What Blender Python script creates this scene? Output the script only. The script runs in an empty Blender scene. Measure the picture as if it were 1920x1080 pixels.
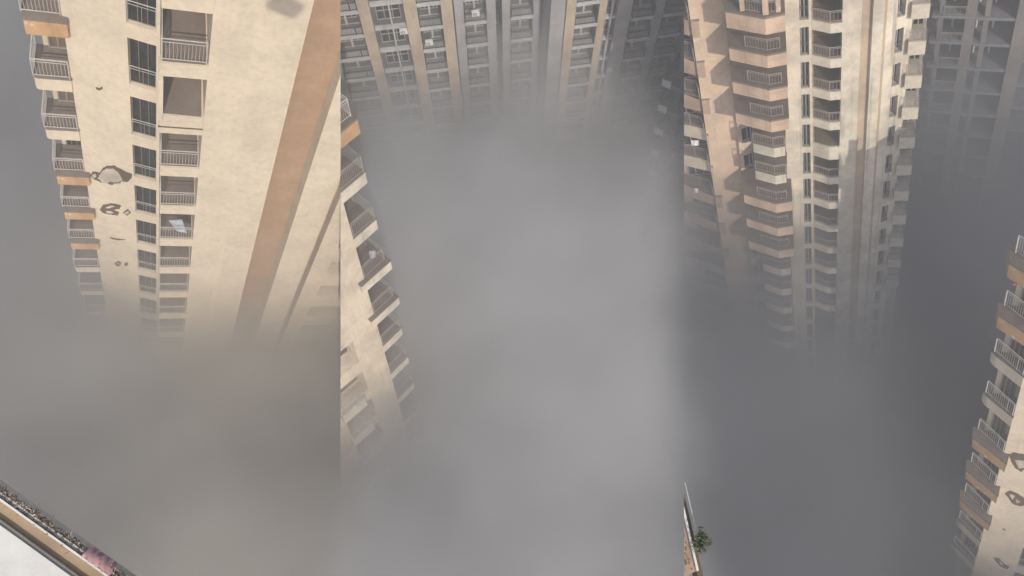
import bpy, math, random
from mathutils import Vector, Matrix

random.seed(7)
SC = bpy.context.scene
COL = SC.collection
F = 1600.0                                  # focal length in pixels of the 1920 wide photograph
CAM = Vector((0.0, 0.0, 150.0))             # we stand on a balcony high above the courtyard
TILT = math.atan2(610.0, 1600.0)            # lens tilted this much away from straight down
CR = Matrix.Rotation(TILT, 3, 'X')


def ray(px, py):
    """direction of a sight line (one metre deep along the optical axis)"""
    return CR @ Vector(((px - 960.0) / F, -(py - 540.0) / F, -1.0))


# ------------------------------------------------------------------ objects
def tag(o, label=None, cat=None, group=None, kind=None):
    if label: o['label'] = label
    if cat: o['category'] = cat
    if group: o['group'] = group
    if kind: o['kind'] = kind
    return o


def empty(name, M=None):
    o = bpy.data.objects.new(name, None)
    COL.objects.link(o)
    if M is not None: o.matrix_world = M
    return o


def copy_tree(o, parent, off):
    c = o.copy()
    COL.objects.link(c)
    c.parent = parent
    if off is not None: c.location = o.location + off
    for ch in [q for q in bpy.data.objects if q.parent == o]:
        copy_tree(ch, c, None)
    return c


class MB:
    def __init__(self):
        self.v = []; self.f = []; self.m = []; self.cur = 0

    def face(self, pts):
        n = len(self.v)
        self.v += [tuple(p) for p in pts]
        self.f.append(list(range(n, n + len(pts)))); self.m.append(self.cur)

    def prism(self, poly, z0, z1, cap=True):
        """poly: counter-clockwise seen from above"""
        a = sum(poly[i][0] * poly[(i + 1) % len(poly)][1] - poly[(i + 1) % len(poly)][0] * poly[i][1] for i in range(len(poly)))
        if a < 0: poly = poly[::-1]
        n = len(self.v); k = len(poly)
        self.v += [(p[0], p[1], z0) for p in poly] + [(p[0], p[1], z1) for p in poly]
        for i in range(k):
            j = (i + 1) % k
            self.f.append([n + i, n + j, n + k + j, n + k + i]); self.m.append(self.cur)
        if cap:
            self.f.append([n + k + i for i in range(k)]); self.m.append(self.cur)
            self.f.append([n + i for i in reversed(range(k))]); self.m.append(self.cur)

    def box(self, x0, x1, y0, y1, z0, z1):
        self.prism([(x0, y0), (x1, y0), (x1, y1), (x0, y1)], min(z0, z1), max(z0, z1))

    def bar(self, a, b, r, r2=None, sides=4):
        a = Vector(a); b = Vector(b); d = (b - a)
        if d.length < 1e-6: return
        d.normalize()
        u = d.orthogonal().normalized() if abs(d.z) > .9 else d.cross(Vector((0, 0, 1))).normalized()
        w = d.cross(u); r2 = r if r2 is None else r2
        n = len(self.v)
        for p, q in ((a, r), (b, r2)):
            for i in range(sides):
                t = 2 * math.pi * (i + .5) / sides
                self.v.append(tuple(p + (u * math.cos(t) + w * math.sin(t)) * q))
        for i in range(sides):
            j = (i + 1) % sides
            self.f.append([n + i, n + j, n + sides + j, n + sides + i]); self.m.append(self.cur)
        self.f.append([n + i for i in reversed(range(sides))]); self.m.append(self.cur)
        self.f.append([n + sides + i for i in range(sides)]); self.m.append(self.cur)

    def wall(self, p0, p1, z0, z1, ops=(), back=False):
        """upright wall face from p0 to p1 (outside on the right-hand side of the walk), with recessed openings
        ops: (ta, tb, za, zb, depth) along the walk in metres; back=True closes the recess"""
        p0 = Vector((p0[0], p0[1])); p1 = Vector((p1[0], p1[1]))
        L = (p1 - p0).length; d = (p1 - p0) / L; inn = Vector((-d.y, d.x))
        P = lambda t, z, k=0.0: (p0.x + d.x * t + inn.x * k, p0.y + d.y * t + inn.y * k, z)
        ts = sorted({0.0, L} | {o[0] for o in ops} | {o[1] for o in ops})
        for ta, tb in zip(ts[:-1], ts[1:]):
            if tb - ta < 1e-6: continue
            mine = sorted([o for o in ops if o[0] <= ta + 1e-6 and o[1] >= tb - 1e-6], key=lambda o: o[2])
            z = z0
            for o in mine:
                if o[2] > z: self.face([P(ta, z), P(tb, z), P(tb, o[2]), P(ta, o[2])])
                z = max(z, o[3])
            if z < z1: self.face([P(ta, z), P(tb, z), P(tb, z1), P(ta, z1)])
        for ta, tb, za, zb, k in ops:
            self.face([P(ta, za), P(ta, zb), P(ta, zb, k), P(ta, za, k)][::-1])
            self.face([P(tb, za), P(tb, zb), P(tb, zb, k), P(tb, za, k)])
            self.face([P(ta, zb), P(tb, zb), P(tb, zb, k), P(ta, zb, k)][::-1])
            self.face([P(ta, za), P(tb, za), P(tb, za, k), P(ta, za, k)])
            if back: self.face([P(ta, za, k), P(tb, za, k), P(tb, zb, k), P(ta, zb, k)])

    def railing(self, pts, z, h, step=.16, r=.022, mid=False):
        pts = [Vector((p[0], p[1], z)) for p in pts]
        up = Vector((0, 0, h))
        for a, b in zip(pts[:-1], pts[1:]):
            L = (b - a).length
            self.bar(a + up, b + up, r * 1.9)
            self.bar(a + up * .86, b + up * .86, r * 1.1)
            self.bar(a + up * .12, b + up * .12, r * 1.3)
            n = max(2, int(L / step))
            for i in range(1, n):
                p = a + (b - a) * i / n
                self.bar(p + up * .12, p + up * .86, r * .62)
            if L > 2.2:
                p = a + (b - a) * .78
                self.bar(p, p + up, r * 1.4)
        for p in pts: self.bar(p, p + up, r * 1.6)

    def build(self, name, mats, parent=None, cut=None, smooth=False):
        me = bpy.data.meshes.new(name)
        me.from_pydata(self.v, [], self.f)
        for m in (mats if isinstance(mats, (list, tuple)) else [mats]): me.materials.append(m)
        me.polygons.foreach_set('material_index', self.m)
        if smooth: me.polygons.foreach_set('use_smooth', [True] * len(self.f))
        me.update()
        if cut: slice_mesh(me, cut)
        if not me.polygons: return None
        o = bpy.data.objects.new(name, me)
        COL.objects.link(o)
        if parent is not None: o.parent = parent
        return o


def slice_mesh(me, cut):
    """the building's end wall: everything beyond the plane is not built"""
    import bmesh
    co, no = cut
    s = [(Vector(v.co) - co).dot(no) for v in me.vertices]
    if max(s) <= 0: return
    if min(s) >= 0:
        me.clear_geometry(); return
    bm = bmesh.new(); bm.from_mesh(me)
    bmesh.ops.remove_doubles(bm, verts=bm.verts, dist=1e-5)
    r = bmesh.ops.bisect_plane(bm, geom=bm.verts[:] + bm.edges[:] + bm.faces[:], plane_co=co, plane_no=no, clear_outer=True)
    ed = [e for e in r['geom_cut'] if isinstance(e, bmesh.types.BMEdge) and e.is_boundary]
    try:
        bmesh.ops.holes_fill(bm, edges=ed, sides=0)
    except Exception:
        pass
    bm.to_mesh(me); bm.free(); me.update()


class Site:
    """a building's own axes: x along its front, y into the building, z up its (leaning) height"""
    def __init__(self, vp, anchor, depth, turn=0.0):
        self.depth = depth
        d = ray(*vp).normalized()
        up = -d
        camup = CR.inverted() @ up
        e1 = Vector((1, 0, 0)); c = camup
        e1.z = -c.x / c.z
        e1 = (CR @ e1).normalized()
        e2 = up.cross(e1)
        t = math.radians(turn)
        X = e1 * math.cos(t) + e2 * math.sin(t)
        Y = up.cross(X)
        self.R = Matrix((X, Y, up)).transposed()
        self.O = CAM + ray(*anchor) * depth
        self.M = Matrix.Translation(self.O) @ self.R.to_4x4()
        self.Ri = self.R.inverted()
        self.eye = self.Ri @ (CAM - self.O)

    def dirn(self, px, py): return self.Ri @ ray(px, py)

    def on_y(self, px, py, y=0.0):
        d = self.dirn(px, py); k = (y - self.eye.y) / d.y
        p = self.eye + d * k
        return p.x, p.z

    def x(self, px, py, y=0.0): return self.on_y(px, py, y)[0]
    def z(self, px, py, y=0.0): return self.on_y(px, py, y)[1]

    def on_z(self, px, py, z):
        d = self.dirn(px, py); k = (z - self.eye.z) / d.z
        p = self.eye + d * k
        return (p.x, p.y)

    def endplane(self, px, keep):
        """end wall of the building: upright plane; keep = 'left' or 'right' of it"""
        a = self.dirn(px, 0); b = self.dirn(px, 1080)
        n = b.cross(a).normalized()
        q = self.dirn(px + 40, 500)
        if n.dot(q) < 0: n = -n
        if keep == 'right': n = -n
        return (self.eye.copy(), n)


# ------------------------------------------------------------------ materials
def nodes_of(name):
    m = bpy.data.materials.new(name); m.use_nodes = True
    nt = m.node_tree
    return m, nt, nt.nodes['Principled BSDF']


def mix(nt, fac, a, b, mode='MIX'):
    n = nt.nodes.new('ShaderNodeMix'); n.data_type = 'RGBA'; n.blend_type = mode
    def put(sock, v):
        if hasattr(v, 'is_linked') or hasattr(v, 'links'): nt.links.new(v, sock)
        elif isinstance(v, (int, float)): sock.default_value = v
        else: sock.default_value = (*v, 1.0)
    put(n.inputs[0], fac); put(n.inputs[6], a); put(n.inputs[7], b)
    return n.outputs[2]


def noise(nt, vec, scale, detail=4, rough=.6, stretch=None):
    n = nt.nodes.new('ShaderNodeTexNoise'); n.inputs['Scale'].default_value = scale
    n.inputs['Detail'].default_value = detail; n.inputs['Roughness'].default_value = rough
    if stretch:
        mp = nt.nodes.new('ShaderNodeMapping'); mp.inputs['Scale'].default_value = stretch
        nt.links.new(vec, mp.inputs[0]); vec = mp.outputs[0]
    nt.links.new(vec, n.inputs['Vector'])
    return n.outputs['Fac']


def ramp(nt, src, a, b, va=0.0, vb=1.0):
    n = nt.nodes.new('ShaderNodeMapRange'); n.interpolation_type = 'SMOOTHSTEP'
    n.inputs[1].default_value = a; n.inputs[2].default_value = b
    n.inputs[3].default_value = va; n.inputs[4].default_value = vb
    nt.links.new(src, n.inputs[0])
    return n.outputs[0]


def objvec(nt):
    return nt.nodes.new('ShaderNodeTexCoord').outputs['Object']


def plaster(name, col, dirt=(.20, .17, .13), amount=.5, rough=.9, streak=1.0, mottle=.10, bump=.15, chips=None):
    m, nt, b = nodes_of(name)
    v = objvec(nt)
    big = noise(nt, v, .35, 5, .65)
    fine = noise(nt, v, 2.6, 6, .7)
    st = noise(nt, v, 1.0, 5, .65, (2.2, 2.2, .10))
    sp = noise(nt, v, 7.0, 3, .6)
    dark = tuple(c * (1 - mottle * 1.8) for c in col); lite = tuple(min(.85, c * (1 + mottle)) for c in col)
    c = mix(nt, ramp(nt, big, .35, .65), dark, lite)
    c = mix(nt, ramp(nt, fine, .35, .75, 0, .22), c, dirt)
    c = mix(nt, ramp(nt, st, .54, .80, 0, amount * streak), c, dirt)
    c = mix(nt, ramp(nt, sp, .70, .80, 0, amount * .7), c, dirt)
    if chips:
        c = mix(nt, ramp(nt, noise(nt, v, 1.7, 4, .7), .64, .67), c, chips)
    nt.links.new(c, b.inputs['Base Color'])
    b.inputs['Roughness'].default_value = rough
    b.inputs['Specular IOR Level'].default_value = .2
    bp = nt.nodes.new('ShaderNodeBump'); bp.inputs['Strength'].default_value = bump; bp.inputs['Distance'].default_value = .05
    nt.links.new(fine, bp.inputs['Height']); nt.links.new(bp.outputs[0], b.inputs['Normal'])
    return m


def plain(name, col, rough=.6, metal=0.0, var=.15, scale=3.0):
    m, nt, b = nodes_of(name)
    v = objvec(nt)
    f = noise(nt, v, scale, 4, .65)
    c = mix(nt, ramp(nt, f, .3, .7), tuple(x * (1 - var) for x in col), tuple(min(.9, x * (1 + var)) for x in col))
    nt.links.new(c, b.inputs['Base Color'])
    b.inputs['Roughness'].default_value = rough; b.inputs['Metallic'].default_value = metal
    return m


def pane(name, col, lite, rough=.25):
    """window glass with hangings behind it: upright folds"""
    m, nt, b = nodes_of(name)
    v = objvec(nt)
    f = noise(nt, v, 1.0, 3, .6, (5.0, 5.0, .12))
    g = noise(nt, v, .9, 2, .5)
    c = mix(nt, ramp(nt, f, .42, .75), col, lite)
    c = mix(nt, ramp(nt, g, .4, .7, 0, .7), c, col)
    nt.links.new(c, b.inputs['Base Color'])
    b.inputs['Roughness'].default_value = rough
    b.inputs['Specular IOR Level'].default_value = .3
    return m


M = {}
M['cream'] = plaster('cream_plaster', (.66, .57, .445), amount=.15, mottle=.05)
M['cream_b'] = plaster('pale_plaster', (.64, .55, .43), (.18, .16, .12), amount=.5)
M['weather'] = plaster('weathered_plaster', (.64, .58, .48), (.17, .155, .12), amount=.75, mottle=.13)
M['orange'] = plaster('orange_plaster', (.52, .32, .175), (.2, .13, .08), amount=.35, chips=(.6, .52, .42))
M['salmon'] = plaster('salmon_plaster', (.61, .47, .35), (.25, .19, .14), amount=.35)
M['band'] = plaster('tan_plaster', (.41, .275, .18), (.2, .13, .08), amount=.2, mottle=.05)
M['fin'] = plaster('buff_plaster', (.50, .415, .32), (.2, .17, .13), amount=.3)
M['grey_wall'] = plaster('grey_plaster', (.37, .37, .38), (.16, .16, .16), amount=.4)
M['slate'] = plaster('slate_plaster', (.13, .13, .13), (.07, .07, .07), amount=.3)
M['concrete'] = plaster('bare_concrete', (.19, .195, .215), (.10, .10, .10), amount=.5)
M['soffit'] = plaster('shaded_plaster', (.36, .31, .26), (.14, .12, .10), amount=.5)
M['ledge'] = plaster('slab_plaster', (.58, .53, .44), (.14, .12, .10), amount=.8, mottle=.14)
M['rail'] = plain('grey_painted_steel', (.50, .47, .43), .5)
M['rail_dark'] = plain('dark_painted_steel', (.16, .15, .14), .5)
M['rail_white'] = plain('white_painted_steel', (.75, .74, .72), .5)
M['floor'] = plaster('floor_tiles', (.20, .165, .14), (.09, .075, .065), amount=.5)
M['rail_old'] = plain('rusty_grey_steel', (.30, .27, .24), .6)
M['glass'] = pane('dark_glass', (.012, .013, .012), (.09, .09, .085))
M['glass_far'] = pane('grey_glass', (.03, .03, .03), (.10, .10, .10))
M['inside_shade'] = plaster('shaded_interior_plaster', (.17, .13, .105), (.07, .058, .048), amount=.5)  # brown interior, darkened in colour for the shade inside loggias
M['brick'] = plaster('brick_red_panel', (.20, .135, .10), (.08, .06, .05), amount=.5)
M['peel_dark'] = plaster('bare_mortar', (.13, .095, .06), (.05, .04, .03), amount=.5)
M['peel_lite'] = plaster('patched_plaster', (.56, .50, .41), (.2, .17, .13), amount=.7, mottle=.2)

M['strip'] = plaster('tan_strip_plaster', (.50, .40, .29), (.2, .17, .13), amount=.3)
M['shade_wall'] = plaster('pinkish_shaded_plaster', (.52, .43, .35), (.2, .17, .14), amount=.5)  # pinkish corner wall with its shade mixed into the colour
M['orange_old'] = plaster('faded_orange_plaster', (.55, .40, .30), (.24, .21, .17), amount=1.0, mottle=.14, chips=(.55, .50, .44))
M['salmon_old'] = plaster('brown_plaster', (.42, .31, .24), (.16, .12, .10), amount=.7, mottle=.12)
M['frame_grey'] = plain('grey_window_frame', (.28, .27, .26), .5)
M['concrete_tan'] = plaster('tan_concrete', (.20, .19, .185), (.12, .10, .09), amount=.4)
M['infill'] = plaster('brick_infill', (.17, .13, .115), (.09, .08, .07), amount=.5)
M['sky_slit'] = plain('sky_slit_paint', (.80, .80, .80), .5)  # pale paint imitating sky light seen through the frame

M['white_ledge'] = plaster('whitewash', (.66, .66, .63), (.2, .18, .15), amount=.35, mottle=.06)
M['brown_face'] = plaster('brown_stained_plaster', (.36, .275, .19), (.16, .12, .09), amount=.6, mottle=.2)
M['gravel'] = plain('grey_gravel', (.16, .145, .13), .9, var=.5, scale=20)
M['dry_stem'] = plain('dry_stem', (.20, .15, .11), .9, var=.3, scale=10)
M['pale_stone'] = plain('pale_stone', (.50, .45, .42), .9, var=.3, scale=10)
M['pink_cloth'] = plain('dusty_pink_cloth', (.36, .22, .23), .95, var=.25, scale=12)
M['leaf'] = plain('dark_leaf', (.05, .075, .035), .6, var=.4, scale=30)
M['leaf_lite'] = plain('mid_leaf', (.09, .115, .06), .6, var=.3, scale=30)
M['red_cloth'] = plain('red_cloth', (.60, .09, .05), .9)
M['white_cloth'] = plain('white_cloth', (.70, .70, .72), .9)
M['green_net'] = plain('green_net', (.05, .13, .10), .9, var=.3, scale=20)
M['blue_cloth'] = plain('pale_blue_cloth', (.42, .46, .55), .9)
M['void_shade'] = plaster('void_shade_blockwork', (.06, .062, .07), (.03, .03, .03), amount=.4)  # near-black colour stands for shade deep in the open floors
M['dirty_pink'] = plaster('dirty_pink_screed', (.38, .27, .20), (.08, .07, .06), amount=1.0, mottle=.25)
M['grey_cloth'] = plain('grey_cloth', (.30, .30, .32), .9)
M['maroon_cloth'] = plain('maroon_cloth', (.22, .06, .06), .9)
# ------------------------------------------------------------------ building pieces
def on_line(S, px, py, p0, p1, off=0.0):
    """point of an upright wall through p0-p1 seen at a pixel, moved off metres outwards"""
    d = Vector((p1[0] - p0[0], p1[1] - p0[1])).normalized()
    n = Vector((d.y, -d.x))
    r = S.dirn(px, py)
    k = ((p0[0] - S.eye.x) * n.x + (p0[1] - S.eye.y) * n.y + off) / (r.x * n.x + r.y * n.y)
    return S.eye + r * k


def lerp2(a, b, t): return (a[0] + (b[0] - a[0]) * t, a[1] + (b[1] - a[1]) * t)


def inset(poly, d):
    """shrink a convex plan by about d metres"""
    cx = sum(p[0] for p in poly) / len(poly); cy_ = sum(p[1] for p in poly) / len(poly)
    out = []
    for x, y in poly:
        v = Vector((x - cx, y - cy_)); L = v.length
        out.append((cx + v.x * (L - d) / L, cy_ + v.y * (L - d) / L))
    return out


def round_corner(poly, i, r, n=4):
    """plan with corner i rounded"""
    p = Vector(poly[i]); a = Vector(poly[i - 1]); b = Vector(poly[(i + 1) % len(poly)])
    u = (a - p).normalized() * r; w = (b - p).normalized() * r
    pts = []
    for k in range(n + 1):
        t = k / n
        q = (p + u) * (1 - t) ** 2 + p * 2 * t * (1 - t) + (p + w) * t ** 2
        pts.append((q.x, q.y))
    return poly[:i] + pts + poly[i + 1:]


def make_balcony(parent, plan, zf, band, mat, rail=None, railh=1.6, cut=None, rim=True, railmat='rail', step=.16, r=.022,
                 topmat='ledge', screen=None, open_pts=None):
    """a slab with a deep front band, its floor on top; plan is the outline seen from above"""
    a = MB()
    a.prism(plan, zf - band, zf)
    if rim:
        a.cur = 1
        a.prism(inset(plan, -.05), zf - .02, zf + .14)
    else:
        a.cur = 1
        a.prism(inset(plan, .14), zf - .05, zf + .02)
    b = a.build('balcony', [M[mat], M[topmat]], parent, cut)
    if b is None: return None
    if rail:
        q = MB(); q.railing(rail, zf + .1, railh, step, r)
        q.build('railing', M[railmat], b, cut)
    if screen:
        q = MB()
        for (p0, p1, za, zb, mm) in screen:
            d = Vector((p1[0] - p0[0], p1[1] - p0[1])); n = Vector((-d.y, d.x)).normalized() * .03
            q.prism([p0, p1, (p1[0] + n.x, p1[1] + n.y), (p0[0] + n.x, p0[1] + n.y)], zf + za, zf + zb)
        q.build('screen', M[screen[0][4]], b, cut)
    return b


def make_window(parent, p0, p1, t0, t1, za, zb, depth, cut=None, glass='glass', frame='rail_dark', mull=3, rail=0.0, railmat='rail',
                transom=None, fr=.05, name='window', railstep=.2):
    """a window standing at the back of its opening in the wall p0-p1"""
    p0 = Vector(p0); p1 = Vector(p1); d = (p1 - p0).normalized(); inn = Vector((-d.y, d.x))
    P = lambda t, z, k: Vector((p0.x + d.x * t + inn.x * k, p0.y + d.y * t + inn.y * k, z))
    f = MB(); k = depth - fr - .01
    for t in [t0 + fr] + [t0 + (t1 - t0) * i / mull for i in range(1, mull)] + [t1 - fr]:
        f.bar(P(t, za, k), P(t, zb, k), fr)
    for z in [za + fr, zb - fr] + ([za + (zb - za) * transom] if transom else []):
        f.bar(P(t0, z, k), P(t1, z, k), fr)
    w = f.build(name, M[frame], parent, cut)
    if w is None: return None
    g = MB(); g.face([P(t0, za, depth), P(t1, za, depth), P(t1, zb, depth), P(t0, zb, depth)])
    g.face([P(t1, za, depth + .05), P(t0, za, depth + .05), P(t0, zb, depth + .05), P(t1, zb, depth + .05)])
    g.build('pane', M[glass], w, cut)
    if rail:
        q = MB()
        a = P(t0 + .03, za, .08); b = P(t1 - .03, za, .08)
        q.railing([(a.x, a.y), (b.x, b.y)], za, rail, railstep, .014)
        q.build('railing', M[railmat], w, cut)
    return w


def repeat(objs, parent, ks, dz, skip=()):
    for o in objs:
        if o is None: continue
        for k in ks:
            if k in skip: continue
            copy_tree(o, parent, Vector((0, 0, -k * dz)))


def blob(S, p0, p1, pts, off, mb, mat):
    """a flaked patch lying on a wall, its outline given where it shows"""
    mb.cur = mat
    front = [on_line(S, x, y, p0, p1, off) for x, y in pts]
    c = sum(front, Vector()) / len(front)
    n = len(front)
    base = [on_line(S, x, y, p0, p1, -.01) for x, y in pts]
    k = len(mb.v)
    mb.v += [tuple(v) for v in front] + [tuple(c)] + [tuple(v) for v in base]
    for i in range(n):
        j = (i + 1) % n
        mb.f.append([k + i, k + j, k + n]); mb.m.append(mat)
        mb.f.append([k + j, k + i, k + n + 1 + i, k + n + 1 + j]); mb.m.append(mat)


def wobble(pts, amp, n=4):
    """ragged outline through the given corners"""
    out = []
    for i, (x, y) in enumerate(pts):
        x2, y2 = pts[(i + 1) % len(pts)]
        for k in range(n):
            t = k / n
            out.append((x + (x2 - x) * t + random.uniform(-amp, amp), y + (y2 - y) * t + random.uniform(-amp, amp)))
    return out
# ------------------------------------------------------------------ cream tower with the tan recess (left view)
S = Site((293, 1209), (293, 120), 44.0)
H = 5.26
ZT, ZB = S.z(293, -190), -160.0
CUT = S.endplane(638.5, 'left')
lt = empty('apartment_tower', S.M)
tag(lt, 'cream tower with an upright tan recess and big peeling patches left of its windows', 'tower')

YA, YC, YI = 1.1, -1.5, 1.9
A = (S.x(137, 170, YA), YA); B = (S.x(300, 165), 0.0)
LW = (Vector(B) - Vector(A)).length
tpx = lambda x, y: (lambda p: (Vector((p.x, p.y)) - Vector(A)).length)(on_line(S, x, y, A, B))
zpx = lambda x, y: on_line(S, x, y, A, B).z
w0, w1 = tpx(243, 165), tpx(293, 165)
zw = zpx(268, 165)
xL0, xL1 = B[0] + .02, S.x(391, 120, YC)
xC1 = S.x(430, 340, YC); xB0 = S.x(443, 340, YC - .16); xB1 = S.x(506, 340, YC - .16)
floors = range(-4, 17)
WH = .78 * H
win_ops = [(w0, w1, zw - k * H, zw - k * H + WH, .3) for k in floors]
w = MB()
# body left of the facade, set back behind the balconies
YBK = YA + 1.9
ABL = (S.x(79, 69, YBK), YBK)
w.wall((ABL[0], 14.0), ABL, ZB, ZT)
w.wall(ABL, (A[0], YBK), ZB, ZT)
w.wall((A[0], YBK), A, ZB, ZT)
w.wall(A, B, ZB, ZT, win_ops)
w.wall((xL1, YI), (xL1, YC), ZB, ZT)
w.wall((xL1, YC), (xC1, YC), ZB, ZT)
w.wall((xC1, YC), (xB0, YC - .16), ZB, ZT)
w.wall((xB0, YC - .16), (xB1, YC - .16), ZB, ZT)
YR = YC + 1.3
xR0 = S.x(561, 340, YR)
YF = YC + .1
xF0 = S.x(574, 340, YF); xF1 = S.x(629, 355, YF)
YQ = YF + 1.0
xF2 = S.x(641, 362, YF)
w.wall((xB1, YC - .16), (xB1, YR), ZB, ZT)
w.wall((xR0, YR), (xF0, YF), ZB, ZT)
w.wall((xF0, YF), (xF1, YF), ZB, ZT)
w.wall((xF1, YF), (xF1, YQ), ZB, ZT)
w.wall((xF1, YQ), (xF2, YQ), ZB, ZT)
w.wall((xF2, YQ), (xF2, YF), ZB, ZT)
zr = S.z(600, 593, YF)
r0 = S.x(583, 575, YF) - xF2
rops = [(max(r0, .05), r0 + 9.0, zr - k * H, zr - k * H + .5 * H, 1.6) for k in range(-5, 8)]
w.wall((xF2, YF), (xF2 + 16, YF), ZB, ZT, rops)
w.face([(ABL[0], 14, ZT), (ABL[0], YBK, ZT), (A[0], YBK, ZT), (A[0], YA, ZT), (B[0], 0, ZT), (xL1, YC, ZT), (xB1, YC - .16, ZT),
        (xB1, YR, ZT), (xR0, YR, ZT), (xF0, YF, ZT), (xF2 + 16, YF, ZT), (xF2 + 16, 14, ZT)])
w.build('wall', M['cream'], lt, CUT)
w2 = MB(); w2.wall(B, (B[0], YI), ZB, ZT); w2.build('return_wall', M['cream'], lt)
q = MB(); q.wall((B[0], YI), (xL1, YI), ZB, ZT); q.build('loggia_wall', M['inside_shade'], lt)
q = MB(); q.wall((xB1, YR), (xR0, YR), ZB, ZT); q.build('tan_recess', M['band'], lt, CUT)

# windows in the facade
wi = make_window(lt, A, B, w0, w1, zw, zw + WH, .3, mull=3, fr=.028, rail=.40 * WH, railstep=.6)
repeat([wi], lt, [k for k in floors if k], H)
# dark openings at the far right end
for k in range(0, 6):
    make_window(lt, (xF2, YF), (xF2 + 16, YF), rops[k + 5][0], rops[k + 5][1], rops[k + 5][2], rops[k + 5][3], 1.6, CUT, mull=4)

# loggias in the inner corner, right of the windows
zl = S.z(345, 122, YC)
BAND = S.z(345, 122, YC) - S.z(345, 146, YC)
lplan = [(xL0, YC), (xL1 - .003, YC), (xL1 - .003, YI), (xL0, YI)]
lrail = [(xL0 + .05, YI - .1), (xL0 + .05, YC + .06), (xL1 - .1, YC + .06)]
lo = make_balcony(lt, lplan, zl, BAND, 'cream', lrail, .34 * H, rim=False, topmat='floor', r=.018)
lo2 = make_balcony(lt, round_corner([(xL0 - .1, YC - .08), (xL1 - .003, YC - .08), (xL1 - .003, YI), (xL0 - .1, YI)], 0, .18), zl - H + .12 * H, BAND + .14 * H, 'cream', None, rim=False, topmat='floor')
g = MB(); g.box(xL0 - .13, xL1 - .01, YC - .11, YC - .06, zl - H - .95 * BAND * .55, zl - H - .95 * BAND * .55 + .10)
g.build('groove', M['peel_dark'], lo2)
g = MB(); g.box(xL0 - .1, xL0 + .12, YC - .08, YI, zl - H + .1, zl - H + .72 * H); g.build('side_post', M['cream'], lo2)
repeat([lo], lt, [-3, -2, -1, 2, 3, 4, 5, 6, 7, 8, 9, 10, 11, 12], H)
dh = .66 * H
DT = xL1 - B[0]
do = make_window(lt, (B[0], YI), (xL1, YI), .9, DT - .1, zl, zl + dh * .8, -.03, mull=2, glass='brick', frame='rail', name='balcony_door')
repeat([do], lt, [-3, -2, -1, 1, 2, 3, 4, 5, 6, 7, 8, 9, 10], H)

# balconies at the left corner
YB = YA - .1
zb = S.z(100, 148, YB); zbb = S.z(100, 170, YB)
bw = zb - zbb
fl = (S.x(64, 158, YB), YB); fr_ = (A[0] - .003, YB)
bl = (ABL[0] - .35, YBK); br = (A[0] - .003, YBK)
wplan = round_corner([bl, fl, fr_, br], 1, .3)
rail = [lerp2(bl, fl, .05), lerp2(fl, fr_, .03), lerp2(fl, fr_, .97)]
bal = make_balcony(lt, wplan, zb, bw, 'cream', rail, .30 * H, topmat='floor')
YO = YA - .35
fo = (S.x(47, 55, YO), YO); fo2 = (S.x(127, 55, YO), YO)
oplan = [(bl[0] - .1, YBK), fo, fo2, (fo2[0], YA - .003), (A[0] - .003, YA - .003), br]
orail = [lerp2(bl, fl, .05), (fl[0] + .1, YB + .1), (fr_[0] - .05, YB + .1)]
zo = S.z(90, 41, YO); zob = S.z(90, 68, YO)
ko = round((zb - zo) / H)
obal = make_balcony(lt, oplan, zo, zo - zob, 'orange', orail, .30 * H, topmat='floor')
dz = zo - zb - H
repeat([bal], lt, [-3, -4, 1, 5, 6, 7, 8, 9, 10], H)
for k in (2, 3, 4):
    copy_tree(obal, lt, Vector((0, 0, -(k + 1) * H)))
DB = A[0] - ABL[0]
do = make_window(lt, ABL, (A[0], YBK), .25, DB - .15, zb + .1, zb + .62 * H, -.03, mull=2, glass='inside_shade', frame='soffit', name='balcony_door')
do2 = make_window(lt, ABL, (A[0], YBK), .25, DB - .15, zb + .1 - 2 * H, zb + .62 * H - 2 * H, -.03, mull=3, glass='glass', frame='rail_dark', name='balcony_door')
repeat([do], lt, [-1, 1], H); repeat([do2], lt, [1, 2, 3, 4, 5, 6], H)

# flaked plaster between the balconies and the windows
def flakes(S, p0, p1, parent, sets, cut=None, amp=1.0):
    for outer, inners in sets:
        mb = MB()
        blob(S, p0, p1, wobble(outer, amp), .012, mb, 0)
        for inn in inners: blob(S, p0, p1, wobble(inn, amp), .024, mb, 1)
        mb.build('flaked_patch', [M['peel_dark'], M['peel_lite']], parent, cut)

flakes(S, A, B, lt, [
    ([(169, 330), (174, 322), (181, 322), (186, 326), (192, 316), (200, 311), (212, 310), (224, 315), (234, 321), (247, 325), (248, 333), (240, 341), (228, 340), (226, 344), (214, 344), (210, 347), (198, 344), (186, 341), (176, 336)],
     [[(184, 334), (190, 322), (200, 316), (212, 316), (220, 322), (226, 330), (230, 338), (220, 342), (205, 341), (200, 344), (190, 340)], [(172, 329), (178, 325), (181, 331), (176, 334)]]),
    ([(187, 392), (194, 383), (210, 381), (228, 385), (224, 391), (212, 393), (224, 399), (220, 404), (204, 402), (192, 399)],
     [[(196, 390), (206, 386), (216, 387), (206, 391)], [(198, 396), (207, 395), (214, 400), (203, 400)]]),
    ([(229, 399), (240, 392), (247, 399), (238, 404)], [[(232, 399), (240, 395), (244, 399), (238, 402)]]),
    ([(206, 445), (218, 447), (238, 449), (226, 451), (210, 449)], []),
    ([(214, 493), (222, 489), (228, 493), (225, 499), (217, 499)], [[(218, 494), (224, 492), (223, 497)]]),
    ([(233, 494), (239, 492), (240, 498), (234, 499)], []),
], amp=.8)
mb = MB()
blob(S, A, B, wobble([(160, 158), (180, 150), (208, 150), (230, 168), (226, 176), (200, 172), (176, 172)], 1.0), .010, mb, 1)
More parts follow.
